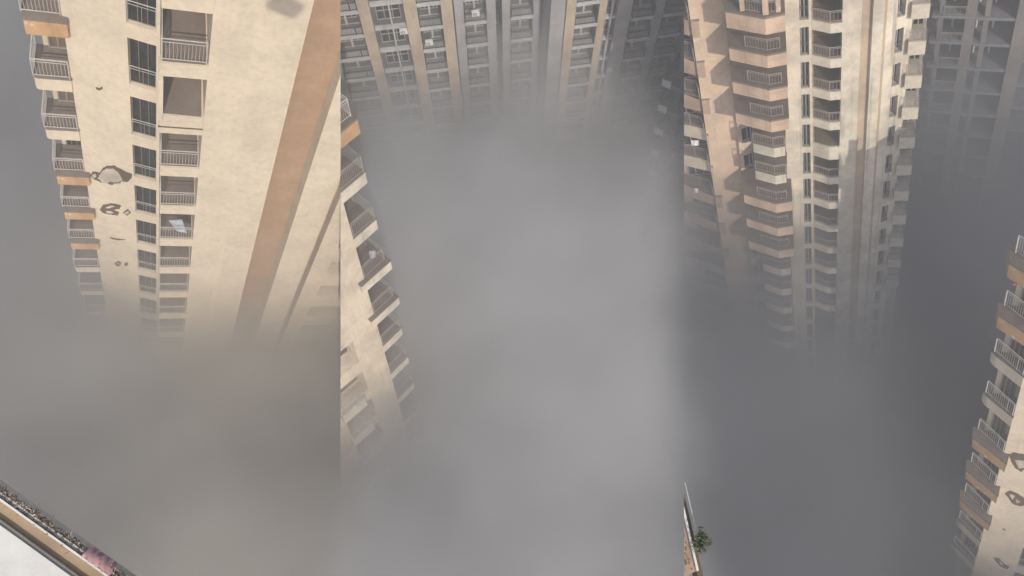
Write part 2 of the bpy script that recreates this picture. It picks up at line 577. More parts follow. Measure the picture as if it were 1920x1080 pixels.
blob(S, A, B, wobble([(179, 163), (186, 165), (192, 162), (193, 167), (186, 170), (181, 168)], .4), .022, mb, 0)
mb.build('flaked_patch', [M['peel_dark'], M['cream']], lt)

SITE_LEFT = (S, YC)
# ------------------------------------------------------------------ distant apartment towers across the courtyard (middle view)
def far_tower(name_label, bays, turn, anchor, depth, H, zline, x_left, x_right, phase):
    """bays: (kind, px0, px1) at the top edge of the photograph, from left to right"""
    S = Site((960, 1150), anchor, depth, turn)
    root = empty('apartment_tower', S.M)
    tag(root, name_label, 'tower', 'hazy towers across the courtyard')
    ZT, ZB = S.z(anchor[0], -40), -110.0
    z0 = S.z(*zline)
    wm = {}
    def wall_mb(mat):
        if mat not in wm: wm[mat] = MB()
        return wm[mat]
    X = lambda px, y=0.0: S.x(px, 0, y)
    prev_y = None
    def yof(kind): return {'pier': 0.0, 'cream': -.35, 'grey': 0.0, 'bal': 1.1, 'glass': .5, 'shaft': 3.0}[kind[0]]
    outline = []
    ks = range(-2, 9)
    for i, b in enumerate(bays):
        y = yof(b); x0, x1 = X(b[1], y), X(b[2], y)
        if i:
            pb = bays[i - 1]; py_ = yof(pb); xs = X(b[1], min(y, py_))
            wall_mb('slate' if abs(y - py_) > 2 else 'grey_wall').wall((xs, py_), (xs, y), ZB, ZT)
            x0 = xs
        if i + 1 < len(bays):
            nb = bays[i + 1]; x1 = X(b[2], min(y, yof(nb)))
        outline += [(x0, y), (x1, y)]
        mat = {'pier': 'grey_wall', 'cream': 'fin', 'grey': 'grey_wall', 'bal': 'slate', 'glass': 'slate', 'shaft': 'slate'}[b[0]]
        if b[0] in ('bal', 'glass'):
            L = x1 - x0
            gh = H * (.62 if b[0] == 'bal' else .8)
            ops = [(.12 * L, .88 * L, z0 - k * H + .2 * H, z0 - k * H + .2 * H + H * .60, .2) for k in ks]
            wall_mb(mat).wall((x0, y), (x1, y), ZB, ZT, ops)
            wl = make_window(root, (x0, y), (x1, y), ops[0][0], ops[0][1], ops[2][2], ops[2][3], .2, glass='glass_far', frame='rail_far', mull=4 if b[0] == 'bal' else 3, fr=.05, transom=.62)
            repeat([wl], root, [k for k in range(-1, 8) if k], H)
            f = MB()
            if b[0] == 'bal':
                bw = .5
                f.box(x0 + .01, x1 - .01, y - 1.5, y - .003, z0 - .10 * H, z0 + .02 * H)
                o = f.build('balcony', M['slab_far'], root)
                q = MB(); q.railing([(x0 + .05, y - .1), (x0 + .05, y - 1.42), (x1 - .05, y - 1.42), (x1 - .05, y - .1)], z0 + .02 * H, .36 * H, .14, .03)
                q.build('railing', M['rail_far_dark'], o)
                q = MB(); m_ = (x0 + x1) / 2; q.box(m_ - .10, m_ + .10, y - .16, y - .003, z0 + .03 * H, z0 + .86 * H)
                q.build('post', M['slab_far'], o)
                repeat([o], root, [k for k in range(-1, 8) if k], H)
            else:
                f.box(x0 + .01, x1 - .01, y - .35, y - .003, z0 - .08 * H, z0 + .02 * H)
                o = f.build('ledge', M['slab_far'], root)
                repeat([o], root, [k for k in range(-1, 8) if k], H)
                m_ = (x0 + x1) / 2 + .06 * L
                q = MB(); q.box(m_ - .07, m_ + .07, y - .5, y - .353, ZB, ZT); q.build('downpipe', M['slab_far'], root)
        else:
            wall_mb(mat).wall((x0, y), (x1, y), ZB, ZT)
            if b[0] == 'shaft':
                f = MB(); f.box(x0 + .01, x1 - .01, y - 1.0, y - .003, z0 - .06 * H, z0 + .02 * H)
                o = f.build('ledge', M['slab_far'], root)
                repeat([o], root, [k for k in range(-1, 8) if k], H)
    w = wall_mb('grey_wall')
    w.face([(p[0], p[1], ZT) for p in outline] + [(outline[-1][0], 14, ZT), (outline[0][0], 14, ZT)])
    w.wall((outline[0][0], 14), outline[0], ZB, ZT)
    w.wall(outline[-1], (outline[-1][0], 14), ZB, ZT)
    for mat, mb in wm.items(): mb.build('wall', M[mat], root)
    return S, root, z0, H


M['rail_far'] = plain('window_frame_paint', (.36, .36, .37), .6)
M['rail_far_dark'] = plain('dark_railing_paint', (.05, .05, .05), .6)
M['slab_far'] = plaster('pale_slab_plaster', (.52, .52, .53), (.3, .29, .27), amount=.3)
S1, t1, z1, H1 = far_tower(
    'hazy apartment tower with three buff fins and white balcony slabs above the smog', [
        ('pier', 560, 602), ('bal', 602, 666), ('cream', 666, 689), ('glass', 689, 754), ('cream', 754, 779), ('bal', 779, 825), ('cream', 825, 847),
        ('grey', 850, 868), ('bal', 868, 911), ('pier', 911, 929), ('shaft', 929, 941), ('pier', 941, 957), ('bal', 957, 1000),
        ('pier', 1000, 1014), ('shaft', 1014, 1034)],
    8.0, (830, 100), 84.0, 3.35, (808, 52, -.4), 0, 0, 0)
S2, t2, z2, H2 = far_tower(
    'pale hazy apartment tower with two thin buff strips right of the dark shaft', [
        ('grey', 1034, 1064), ('cream', 1064, 1082), ('bal', 1082, 1126), ('cream', 1126, 1140), ('glass', 1140, 1161), ('pier', 1161, 1188), ('bal', 1188, 1231),
        ('pier', 1231, 1249), ('bal', 1249, 1290), ('pier', 1290, 1310), ('bal', 1310, 1360)],
    9.0, (1100, 100), 82.0, 3.08, (1104, 47, -.4), 0, 0, 0)

# ------------------------------------------------------------------ nearer tower rising at the left of the middle view
S = Site((980, 1600), (686, 533), 64.0, 46.0)
Hm = 5.0
lm = empty('apartment_tower', S.M)
tag(lm, 'stained cream tower whose worn balconies jut out over the grey smog', 'tower')
CUT = S.endplane(638.5, 'right')
ZT, ZB = S.z(640, 240), -150.0
xE = S.x(686, 533)                                       # far end of the wall
zb = S.on_y(689, 538)[1]
w = MB()
rz = S.z(706, 776)
x1 = S.x(706, 776); x0 = S.x(655, 805)
Lw = 14.0
fl = range(-2, 9)
ops = [(Lw - (xE - x0), Lw - (xE - x1), rz - k * Hm, rz - k * Hm + .66 * Hm, 1.5) for k in fl]
w.wall((xE - Lw, 0), (xE, 0), ZB, ZT, ops)
YB = 3.4
w.wall((xE, 0), (xE, YB), ZB, ZT)
w.wall((xE, YB), (xE + 2.5, YB), ZB, ZT)
w.wall((xE + 2.5, YB), (xE + 2.5, 14), ZB, ZT)
w.face([(xE - Lw, 0, ZT), (xE, 0, ZT), (xE, YB, ZT), (xE + 2.5, YB, ZT), (xE + 2.5, 14, ZT), (xE - Lw, 14, ZT)])
w.build('wall', M['cream_b'], lm, CUT)
# balconies at the far corner
pc = S.on_z(726, 503, zb)                                # protruding corner
c_len = pc[0] - xE
zf = zb + .22 * Hm
plan = [(xE + .003, 0.0), (pc[0], min(pc[1], .2)), (pc[0] - .15, YB - .003), (xE + .003, YB - .003)]
rl = [lerp2(plan[0], plan[1], .04), lerp2(plan[0], plan[1], .96), lerp2(plan[1], plan[2], .95)]
op_ = [(xE + .003, -.35), (pc[0] + .1, plan[1][1] - .35), (pc[0] - .1, YB - .003), (xE + .003, YB - .003)]
wp_ = [(xE - .6, -.35), (pc[0] + .2, plan[1][1] - .35), (pc[0] + .05, YB - .003), (xE + .003, YB - .003), (xE + .003, -.003), (xE - .6, -.003)]
for k in range(-3, 7):
    if k == -3: make_balcony(lm, op_, zf - k * Hm, .24 * Hm, 'orange', rl, .30 * Hm, CUT, topmat='floor')
    elif k in (0, 1): make_balcony(lm, wp_, zf - k * Hm, .2 * Hm, 'weather', rl, .30 * Hm, CUT, topmat='floor', railmat='rail_old')
    else: make_balcony(lm, plan, zf - k * Hm, .22 * Hm, 'weather', rl, .30 * Hm, CUT, topmat='floor', railmat='rail_old')
for k in range(-3, 6):
    make_window(lm, (xE, YB), (xE + 2.5, YB), .3, 2.1, zf - k * Hm + .15, zf - k * Hm + .62 * Hm, -.03, CUT, mull=2, glass='inside_shade', frame='soffit', name='balcony_door')
# loggias in the wall
for k in range(-1, 5):
    o = ops[k + 2]
    make_window(lm, (xE - Lw, 0), (xE, 0), o[0], o[1], o[2], o[3], 1.5, CUT, mull=3, glass='inside_shade', frame='soffit', name='loggia_window')
    q = MB(); q.box(xE - Lw + o[0] - .3, xE - Lw + o[1] - .75, -.45, -.003, o[2] - .28 * Hm, o[2] + .02)
    b_ = q.build('loggia_parapet', M['weather'], lm, CUT)
    if b_:
        q = MB(); q.railing([(xE - Lw + o[0] - .2, -.4), (xE - Lw + o[1] - .8, -.4)], o[2], .22 * Hm, .16, .022); q.build('railing', M['rail'], b_, CUT)

SITE_MID = (S, pc[1])
SITE_FAR = S1

# ------------------------------------------------------------------ dark tower edge at the right of the middle view
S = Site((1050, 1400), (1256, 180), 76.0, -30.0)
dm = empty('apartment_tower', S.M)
tag(dm, 'dark slate tower with small pale balcony ends half sunk in the smog', 'tower')
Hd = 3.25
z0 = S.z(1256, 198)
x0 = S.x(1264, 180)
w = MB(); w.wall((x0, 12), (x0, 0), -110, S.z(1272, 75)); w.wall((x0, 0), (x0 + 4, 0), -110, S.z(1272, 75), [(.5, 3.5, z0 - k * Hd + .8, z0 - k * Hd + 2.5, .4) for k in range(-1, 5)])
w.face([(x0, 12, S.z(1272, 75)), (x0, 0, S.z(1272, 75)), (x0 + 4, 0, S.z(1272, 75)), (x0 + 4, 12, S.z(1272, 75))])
w.build('wall', M['slate'], dm)  # walls are dark slate plaster all over
for k in range(-1, 5):
    make_window(dm, (x0, 0), (x0 + 4, 0), .5, 3.5, z0 - k * Hd + .8, z0 - k * Hd + 2.5, .4, mull=3, glass='glass_far', frame='rail_far_dark')
f = MB(); f.box(x0 - .9, x0 + 1.1, -1.0, -.003, z0, z0 + .55); f.box(x0 - .9, x0 - .003, -.003, 2.2, z0, z0 + .55)
o = f.build('balcony', M['slate'], dm)
q = MB(); q.box(x0 - .93, x0 - .1, -1.06, -1.003, z0 + .05, z0 + .9); q.build('end_panel', M['grey_wall'], o)
q = MB(); q.railing([(x0 - .85, 2.1), (x0 - .85, -.95), (x0 + 1.0, -.95)], z0 + .55, 1.0, .12, .03); q.build('railing', M['rail_far_dark'], o)
repeat([o], dm, [-1, 1, 2, 3, 4], Hd)
# ------------------------------------------------------------------ weathered tower with chevron balconies (right view)
VR = (1540, 1800)
S = Site(VR, (1502, 120), 58.0)
H = 2.86
rt = empty('apartment_tower', S.M)
tag(rt, 'weathered cream tower with chevron balconies, orange ones among white, and long upright ribs', 'tower')
ZT, ZB = S.z(1502, -40), -150.0
zq = S.z(1507, 104)                       # sill of a pillar window (second row shown)
P0 = S.x(1467, 130); P1 = S.x(1498, 60)
w0 = S.x(1499.5, 60); w1 = S.x(1516.5, 60); P2 = S.x(1522, 60)
ks = range(-2, 15)
w = MB()
ops = [(w0 - P0, w1 - P0, zq - k * H, zq - k * H + .80 * H, .3) for k in ks]
w.wall((P0, 1.6), (P0, 0), ZB, ZT)
w.wall((P0, 0), (P2, 0), ZB, ZT, ops)
# bay of the small chevron balconies
yb = 2.6
w.wall((P2, 0), (P2, yb), ZB, ZT)
zc = zq - (S.z(1507, 104) - S.z(1507, 63 + 41))
Q = S.x(1579, 60, -.1)
w.wall((Q, yb), (Q, -.1), ZB, ZT)
# ribs
ya = -.1
e = [(Q, ya), (S.x(1601, 0, ya), ya), (S.x(1601, 0, ya + .12), ya + .12), (S.x(1616, 30, ya + .12), ya + .12)]
for a_, b_ in zip(e[:-1], e[1:]): w.wall(a_, b_, ZB, ZT)
yr = ya + .3
r0 = e[-1]; r1x = S.x(1634, 30, yr)
w.wall(r0, (r0[0], yr), ZB, ZT)
f0 = (S.x(1637, 30, ya), ya); f1 = (S.x(1660, 0, ya), ya)
w.wall((r1x, yr), f0, ZB, ZT)
w.wall(f0, f1, ZB, ZT)
g0 = (S.x(1665, 0, ya + .5), ya + .5)
TN = math.radians(14)
g1x = S.x(1709, 60, ya + 1.0)
g1 = (g1x, ya + 1.15)
Lg = (Vector(g1) - Vector(g0)).length
tg = lambda x, y: (lambda p: (Vector((p.x, p.y)) - Vector(g0)).length)(on_line(S, x, y, g0, g1))
zg = on_line(S, 1690, 31, g0, g1).z
wg0, wg1 = tg(1683, 20), tg(1698, 20)
gops = [(wg0, wg1, zg - k * H, zg - k * H + .68 * H, .45) for k in ks]
w.wall(g0, g1, ZB, ZT, gops)
w.wall(g1, (g1[0], g1[1] + 1.2), ZB, ZT)
h1 = (g1[0] + 1.0, g1[1] + 1.2)
w.wall((g1[0], g1[1] + 1.2), h1, ZB, ZT)
w.wall(h1, (h1[0], 14), ZB, ZT)
w.build('wall', M['weather'], rt)
q = MB(); q.wall(f1, g0, ZB, ZT); q.wall((r0[0], yr), (r1x, yr), ZB, ZT); q.build('tan_strip', M['strip'], rt)
q = MB(); q.wall((P2, yb), (Q, yb), ZB, ZT); q.build('bay_wall', M['brick'], rt)

# pillar windows
wi = make_window(rt, (P0, 0), (P2, 0), ops[0][0], ops[0][1], zq, zq + .80 * H, .3, mull=2, rail=.34 * H, railmat='rail_dark', frame='frame_grey', railstep=.3)
repeat([wi], rt, [k for k in ks if k], H)
# right-hand windows
wr = make_window(rt, g0, g1, wg0, wg1, zg, zg + .68 * H, .45, mull=2, frame='rail_far', rail=.25 * H, railmat='rail_dark')
repeat([wr], rt, [k for k in ks if k], H)

# small chevron balconies in the bay
z1 = S.z(1579, 60, -.1)                   # foot of the right side of the band
zs = S.z(1579, 42, -.1)
band = zs - z1
corner = S.on_z(1557, 63, z1); left = S.on_z(1526, 55, z1)
plan = [(P2 + .003, yb - .003), (P2 + .003, left[1]), corner, (Q - .003, ya - .02), (Q - .003, yb - .003)]
cb = make_balcony(rt, plan, zs, band, 'weather', [lerp2(plan[1], plan[2], .03), lerp2(plan[1], plan[2], .97), lerp2(plan[2], plan[3], .95)], .30 * H, railmat='rail_old', topmat='floor', rim=False, step=.18, r=.018)
cb2 = make_balcony(rt, plan, zs + .14 * H - 4 * H, band + .20 * H, 'weather', None, rim=False, topmat='floor')
repeat([cb], rt, [-1, 1, 2, 3, 5, 6, 7, 8, 9, 10, 11], H)
cd_ = make_window(rt, (P2, yb), (Q, yb), .52 * (Q - P2), .98 * (Q - P2), zs, zs + .66 * H, -.03, mull=3, frame='rail_far', name='balcony_door')
repeat([cd_], rt, [-1] + list(range(1, 12)), H)

# big chevron balconies on the left corner
zf1 = S.z(1440, 128, -2.5)
tz = lambda px, py: S.on_z(px, py, zf1)
co_, ri, le = tz(1440, 128), tz(1475, 121), tz(1369, 113)
bz = .36 * H
LX = le[0]; yl = 3.4
L0 = (LX - .3, 1.1)
L1 = (P0 - 1.9, 1.6 + .3)
# left wall behind the balconies
Ll = (Vector(L1) - Vector(L0)).length
lops = [(.30, 1.35, zf1 + bz - k * H + .05 * H, zf1 + bz - k * H + .58 * H, .3) for k in range(-2, 13)]
w = MB()
w.wall((L0[0], 16), L0, ZB, ZT)
w.wall(L0, L1, ZB, ZT, lops)
w.wall(L1, (P0, 1.6), ZB, ZT)
w.face([(L0[0], 16, ZT), (*L0, ZT), (*L1, ZT), (P0, 1.6, ZT), (P0, 0, ZT), (P2, 0, ZT), (Q, ya, ZT), (*f1, ZT), (*g0, ZT), (*g1, ZT), (*h1, ZT), (h1[0], 16, ZT)])
w.build('corner_wall', M['shade_wall'], rt)
lw = make_window(rt, L0, L1, .30, 1.35, lops[2][2], lops[2][3], .3, mull=2, frame='rail_far', name='small_window')
repeat([lw], rt, [k for k in range(-2, 13) if k], H)
ld = make_window(rt, L0, L1, .52 * Ll, .90 * Ll, zf1 + bz, zf1 + bz + .66 * H, -.03, mull=3, frame='rail_far', name='balcony_door')
ld2 = make_window(rt, L1, (P0, 1.6), .15, 1.7, zf1 + bz, zf1 + bz + .66 * H, -.03, mull=3, frame='rail_far', glass='glass_far', name='balcony_door')
repeat([ld, ld2], rt, [k for k in range(-2, 13) if k], H)
bigp = [L0, le, co_, ri, (P0 + .25, 0 - .003), (P0 - .003, -.003), (P0 - .003, 1.59), L1]
tzs = lambda px, py: S.on_z(px, py, zf1)
sc = .80
le_s = lerp2(le, co_, .42); le_s = (le_s[0], le_s[1] + .3); ri_s = lerp2(co_, ri, .7); ri_s = (ri_s[0], ri_s[1] + .3)
co_s = (co_[0] + .05, co_[1] + .3)
smallp = [(le_s[0] - .05, 1.2), le_s, co_s, ri_s, (max(ri_s[0] - .05, P0 + .02), -.003), (P0 - .003, -.003), (P0 - .003, 1.59), L1]
rb = [lerp2(le_s, co_s, .02), lerp2(le_s, co_s, .97), lerp2(co_s, ri_s, .95)]
ob = make_balcony(rt, bigp, zf1 + bz, bz, 'orange_old', rb, .32 * H, railmat='rail_old', topmat='floor', step=.18, r=.018)
sb = make_balcony(rt, smallp, zf1 + bz - 3 * H, bz * .95, 'weather', rb, .32 * H, railmat='rail_old', topmat='floor', step=.18, r=.018)
repeat([ob], rt, [1, 2, 5, 6, 7], H)
for k in (4, 8, 9, 10, 11, 12): copy_tree(sb, rt, Vector((0, 0, -(k - 3) * H)))
# boxed-in balcony at the top
tb = make_balcony(rt, bigp, zf1 + bz + H, bz * 1.2, 'orange_old', rb, .32 * H, railmat='rail_old', topmat='floor')
for a_, b_ in ((le_s, co_s), (co_s, ri_s)):
    for t in (.03, .97):
        p = lerp2(a_, b_, t)
        q = MB(); q.box(p[0] - .14, p[0] + .14, p[1] - .14, p[1] + .14, zf1 + bz + H, zf1 + bz + 1.75 * H); q.build('post', M['orange_old'], tb)

# little balcony ends on the far right edge
zz = S.on_z
zb_ = S.z(1715, 94, g1[1])
p_ = S.on_z(1725, 92, zb_)
f = MB(); f.box(g1[0] - .15, max(p_[0], g1[0] + .9), g1[1] - .5, g1[1] + 1.19, zb_, zb_ + .38 * H)
o = f.build('balcony', M['weather'], rt)
q = MB(); q.railing([(g1[0] - .1, g1[1] - .45), (max(p_[0], g1[0] + .9) - .05, g1[1] - .45), (max(p_[0], g1[0] + .9) - .05, g1[1] + 1.1)], zb_ + .38 * H, .3 * H, .2, .015)
q.build('railing', M['rail_old'], o)
repeat([o], rt, [-1] + list(range(1, 10)), H)
o = make_window(rt, (g1[0], g1[1] + 1.2), h1, .1, .85, zb_ + .4 * H, zb_ + .95 * H, -.03, mull=2, name='balcony_door', frame='frame_grey')
repeat([o], rt, [-1] + list(range(1, 10)), H)

SITE_MAIN = (S, 0)

# ------------------------------------------------------------------ salmon block left of it
S = Site(VR, (1330, 300), 69.0)
H = 3.57
sb_ = empty('apartment_tower', S.M)
tag(sb_, 'salmon tower with jutting brown balcony bands, its blank wall catching a scalloped shadow', 'tower')
CUT = S.endplane(1282.5, 'right')
ZT, ZB = S.z(1330, -40), -140.0
s0 = S.x(1324, 250); s1 = S.x(1367, 80)
zf = S.z(1330, 187)                                     # top of a brown band
w = MB()
w.wall((s0, 0), (s1, 0), ZB, ZT)
YB = 2.6
w.wall((s0, YB), (s0, 0), ZB, ZT, [(.4, 2.0, zf + .05 - k * H, zf + .62 * H - k * H, .15) for k in range(-3, 9)], back=True)
w.wall((s0 - 9, YB), (s0, YB), ZB, ZT)
w.wall((s1, 0), (s1 - 5, 14), ZB, ZT)
w.face([(s0 - 9, YB, ZT), (s0, YB, ZT), (s0, 0, ZT), (s1, 0, ZT), (s1 - 5, 14, ZT), (s0 - 9, 14, ZT)])
w.build('wall', M['salmon'], sb_, CUT)
tz = lambda px, py, z: S.on_z(px, py, z)
zb0 = zf - .40 * H
c1 = tz(1313, 209, zb0); r1 = tz(1338, 205, zb0); l1 = tz(1288, 190, zb0)
dl = Vector((l1[0] - c1[0], l1[1] - c1[1])).normalized() * 7.0
lx = (c1[0] + dl.x, c1[1] + dl.y)
yj = YB - .003
bp = [(s0 - 8.9, yj), (lx[0], min(lx[1], yj)), c1, r1, (s0 + .55, -.003), (s0 - .003, -.003), (s0 - .003, yj)]
c2 = (c1[0] + .05, c1[1] + .35)
wp = [(s0 - 8.9, yj), (lx[0], min(lx[1] + .35, yj)), c2, (s0 + .12, -.1), (s0 + .12, -.003), (s0 - .003, -.003), (s0 - .003, yj)]
rb = [lerp2(bp[1], c2, .02), lerp2(bp[1], c2, .98), (s0 - .1, -.05)]
for k in range(-3, 9):
    white = k in (1, 2, 6, 7, 8) or k == -3
    if white: make_balcony(sb_, wp, zf - k * H, .36 * H, 'cream_b', rb, .32 * H, CUT, railmat='rail_old', topmat='floor', r=.018)
    else: make_balcony(sb_, bp, zf - k * H, .40 * H, 'salmon_old', rb, .32 * H, CUT, railmat='rail_old', topmat='floor', r=.018)
    make_window(sb_, (s0 - 9, YB), (s0, YB), 6.6, 8.6, zf - k * H + .15, zf - k * H + .64 * H, -.03, CUT, mull=3, frame='rail_far', name='balcony_door')

SITE_SALMON = (S, c2[1])

# ------------------------------------------------------------------ bare concrete frame behind
S = Site(VR, (1810, 60), 76.0, -12.0)
H = 2.77
uf = empty('unfinished_tower', S.M)
tag(uf, 'unfinished concrete frame of a tower with open floors fading into dark smog', 'tower')
ZT, ZB = S.z(1810, -50), -120.0
zs = S.z(1800, 72)
xa, xb, xc, xd, xe, xf = [S.x(x, 72) for x in (1733, 1757, 1806, 1834, 1900, 1960)]
xcl = S.x(1690, 72)
DP = 9.0
ks = range(-4, 8)
for (x0, x1, dz, yo) in ((xcl, xb, .35, 0.6), (xb - .6, xc + .9, 0.0, -.5), (xd - .3, xe + .2, -.12, -.5), (xe, xf, .1, .6)):
    q = MB(); q.box(x0, x1, yo, DP, zs + dz - .28, zs + dz)
    o = q.build('floor_slab', M['concrete'], uf)
    repeat([o], uf, [k for k in ks if k], H)
def col(x0, x1, y0, y1, mat='concrete'):
    q = MB(); q.box(x0, x1, y0, y1, ZB, ZT); return q.build('column', M[mat], uf)
col(xb - .05, xb + .3, -.3, .3); col(xc - .05, xc + .75, -.45, .6, 'concrete_tan'); col(xd + .2, xd + .6, -.3, .5, 'concrete_tan'); col(xe - .1, xe + 1.0, -.6, 1.2, 'concrete_tan')
for x in (xb + 1.2, xc - 1.2, xd + 1.6, xe - 1.3): col(x, x + .35, 3.0, 3.5)
q = MB(); q.box(xc + .8, xd + .1, 2.0, DP, ZB, ZT); q.build('core_wall', M['void_shade'], uf)
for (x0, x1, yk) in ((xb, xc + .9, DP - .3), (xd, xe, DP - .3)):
    q = MB(); q.box(x0, x1, yk, yk + .3, ZB, ZT); q.build('rear_wall', M['void_shade'], uf)
# brick infill of the left bay with small openings
q = MB()
q.wall((xcl, .9), (xb - .1, .9), ZB, ZT, [(xa - xcl + .3, xa - xcl + 1.3, zs + .35 - k * H + .9, zs + .35 - k * H + 2.2, .4) for k in ks], back=True)
q.build('infill_wall', M['infill'], uf)
# pale bars standing in for slits of sky light between the floors
for (px, py, k) in ((1788, 15, 1), (1785, 50, 0), (1836, 15, 1), (1865, 20, 1), (1830, 50, 0), (1860, 55, 0), (1827, 80, -1), (1855, 88, -1), (1782, 82, -1)):
    x = S.x(px, py, 1.6)
    q = MB(); q.bar((x, 1.6, zs + k * H + .01), (x, 1.6, zs + k * H + H - .3), .09, sides=6); q.build('sky_slit_bar', M['sky_slit'], uf)
o = None
q = MB(); q.railing([(xb + .3, -.4), (xc - .1, -.4)], zs, .9, .4, .02); o = q.build('safety_rail', M['rail_old'], uf)
repeat([o], uf, [k for k in range(-3, 5) if k], H)

# ------------------------------------------------------------------ near tower at the lower right
S = Site((1580, 2000), (1843, 755), 57.0, -14.0)
H = 4.70
rl_ = empty('apartment_tower', S.M)
tag(rl_, 'cream tower cropped by the lower right corner, railed balconies stepping down its edge', 'tower')
ZB = -150.0
A = S.on_y(1895, 800)[0]
zA = S.on_y(1895, 800)[1]
zw_ = S.on_z(1841, 755, 0.0)                            # foot of a white band, front left corner
zf = S.z(1895, 797) + .10
ZT = S.z(1900, 801) + .24 * H + 3 * H + 1.2
def on(px, py, z): return S.on_z(px, py, z)
bw = .24 * H
zfoot = S.z(1900, 801)
fl = on(1842, 756, zfoot)
YBK = 1.5
w = MB()
bl = (fl[0] + .5, YBK)
w.wall((bl[0], 7), bl, ZB, ZT)
w.wall(bl, (A, YBK), ZB, ZT)
w.wall((A, YBK), (A, 0), ZB, ZT)
w0 = S.x(1912, 1045)
zwin = S.z(1915, 1075)
w.wall((A, 0), (A + 5, 0), ZB, ZT, [(w0 - A, w0 - A + 2.0, zwin + 1.0 - k * H, zwin + 1.0 - k * H + .76 * H, .3) for k in range(-6, 3)])
w.wall((A + 5, 0), (A + 5, 7), ZB, ZT)
w.face([(bl[0], 7, ZT), (*bl, ZT), (A, YBK, ZT), (A, 0, ZT), (A + 5, 0, ZT), (A + 5, 7, ZT)])
w.build('wall', M['cream'], rl_)
wi = make_window(rl_, (A, 0), (A + 5, 0), w0 - A, w0 - A + 2.0, zwin + 1.0, zwin + 1.0 + .76 * H, .3, mull=4, rail=.3 * H)
repeat([wi], rl_, [k for k in range(-6, 3) if k], H)
zt_ = zfoot + bw
wplan = round_corner([(fl[0] - .05, YBK - .003), (fl[0], fl[1]), (A - .003, -.05), (A - .003, YBK - .003)], 1, .3)
rail = [(fl[0] + .05, YBK - .1), (fl[0] + .08, fl[1] + .08), (A - .08, .03)]
wb = make_balcony(rl_, wplan, zt_, bw, 'cream', rail, .30 * H, topmat='floor')
oplan = [(fl[0] - .25, YBK - .003), (fl[0] - .1, fl[1] - .75), (A + .3, -.8), (A + .3, -.003), (A - .003, -.003), (A - .003, YBK - .003)]
ob = make_balcony(rl_, oplan, zt_ + 2 * H, bw, 'orange', rail, .30 * H, topmat='floor')
repeat([wb], rl_, [-1, 4, 5], H)
for k in (-3, 1, 2, 3): copy_tree(ob, rl_, Vector((0, 0, -(k + 2) * H)))
dd = make_window(rl_, bl, (A, YBK), .3, A - bl[0] - .2, zt_ + .1, zt_ + .62 * H, -.03, mull=3, glass='inside_shade', frame='soffit', name='balcony_door')
repeat([dd], rl_, [-3, -2, -1, 1, 2, 3, 4, 5], H)
FA, FB = (A, 0), (A + 5, 0)
flakes(S, FA, FB, rl_, [
    ([(1891, 852), (1902, 848), (1922, 852), (1926, 876), (1914, 885), (1902, 876), (1896, 866)], [[(1902, 862), (1922, 864), (1922, 878), (1910, 878)]]),
    ([(1884, 926), (1892, 919), (1908, 925), (1920, 934), (1924, 946), (1912, 950), (1898, 944)], [[(1892, 926), (1904, 930), (1898, 938)], [(1905, 936), (1914, 941), (1906, 944)]]),
    ([(1878, 990), (1886, 992), (1884, 996)], []),
    ([(1862, 1046), (1872, 1046), (1884, 1058), (1894, 1062), (1888, 1068), (1876, 1062), (1870, 1056)], [[(1874, 1052), (1880, 1058), (1876, 1059)]]),
], amp=.7)

SITE_LOW = (S, fl[1])
# ------------------------------------------------------------------ our own building: ledges just below the lens
def world_z(px, py, z):
    r = ray(px, py); k = (z - CAM.z) / r.z
    p = CAM + r * k
    return Vector((p.x, p.y))


def on_plane(px, py, a, b):
    d = (b - a).normalized(); n = Vector((-d.y, d.x)); r = ray(px, py)
    k = (a - Vector((CAM.x, CAM.y))).dot(n) / Vector((r.x, r.y)).dot(n)
    return CAM + r * k


rl0 = empty('roof_ledge')
tag(rl0, 'whitewashed roof slab in the lower left corner, brown fascia laid flat and thin white kerb', 'roof ledge')
zt = 145.0
a = world_z(0, 985, zt); b = world_z(132, 1080, zt)
d = (b - a).normalized(); out = Vector((-d.y, d.x))
if out.dot(world_z(200, 980, zt) - a) < 0: out = -out
A = a - d * .35; B = b + d * .6
zl = zt + .01
inn = lambda p, k: (p.x - out.x * k, p.y - out.y * k)
q = MB(); q.prism([inn(A, 0.0), inn(B, 0.0), inn(B, .75), inn(A, .75)], zt - .3, zt); q.build('slab', M['white_ledge'], rl0)
e1_ = (world_z(75, 1030, zt - .02) - a).dot(out)
q = MB(); q.prism([inn(A, -.003), inn(B, -.003), inn(B, -e1_), inn(A, -e1_)], zt - .3, zt - .02); q.build('edge_strip', M['ledge'], rl0)
zc_ = zt - .06
e2_ = (world_z(95, 1007, zl) - a).dot(out)
q = MB(); q.prism([inn(A, -e1_ - .003), inn(B, -e1_ - .003), inn(B, -e2_ + .003), inn(A, -e2_ + .003)], zt - .3, zc_); q.build('flat_fascia', M['brown_face'], rl0)  # brown wall face flattened into a channel so sun reaches the kerb
kw = (world_z(98, 1004, zl) - a).dot(out)
q = MB(); q.prism([inn(A, -e2_), inn(B, -e2_), inn(B, -kw), inn(A, -kw)], zt - .3, zl); q.build('kerb', M['white_ledge'], rl0)
sw = (world_z(113, 1000, zt - .04) - a).dot(out)
q = MB(); q.prism([inn(A, -kw - .003), inn(B, -kw - .003), inn(B, -sw), inn(A, -sw)], zt - .3, zt - .012); q.build('gutter_shelf', M['ledge'], rl0)
zl = zt - .008
L = (B - A).length
random.seed(3)
q = MB()
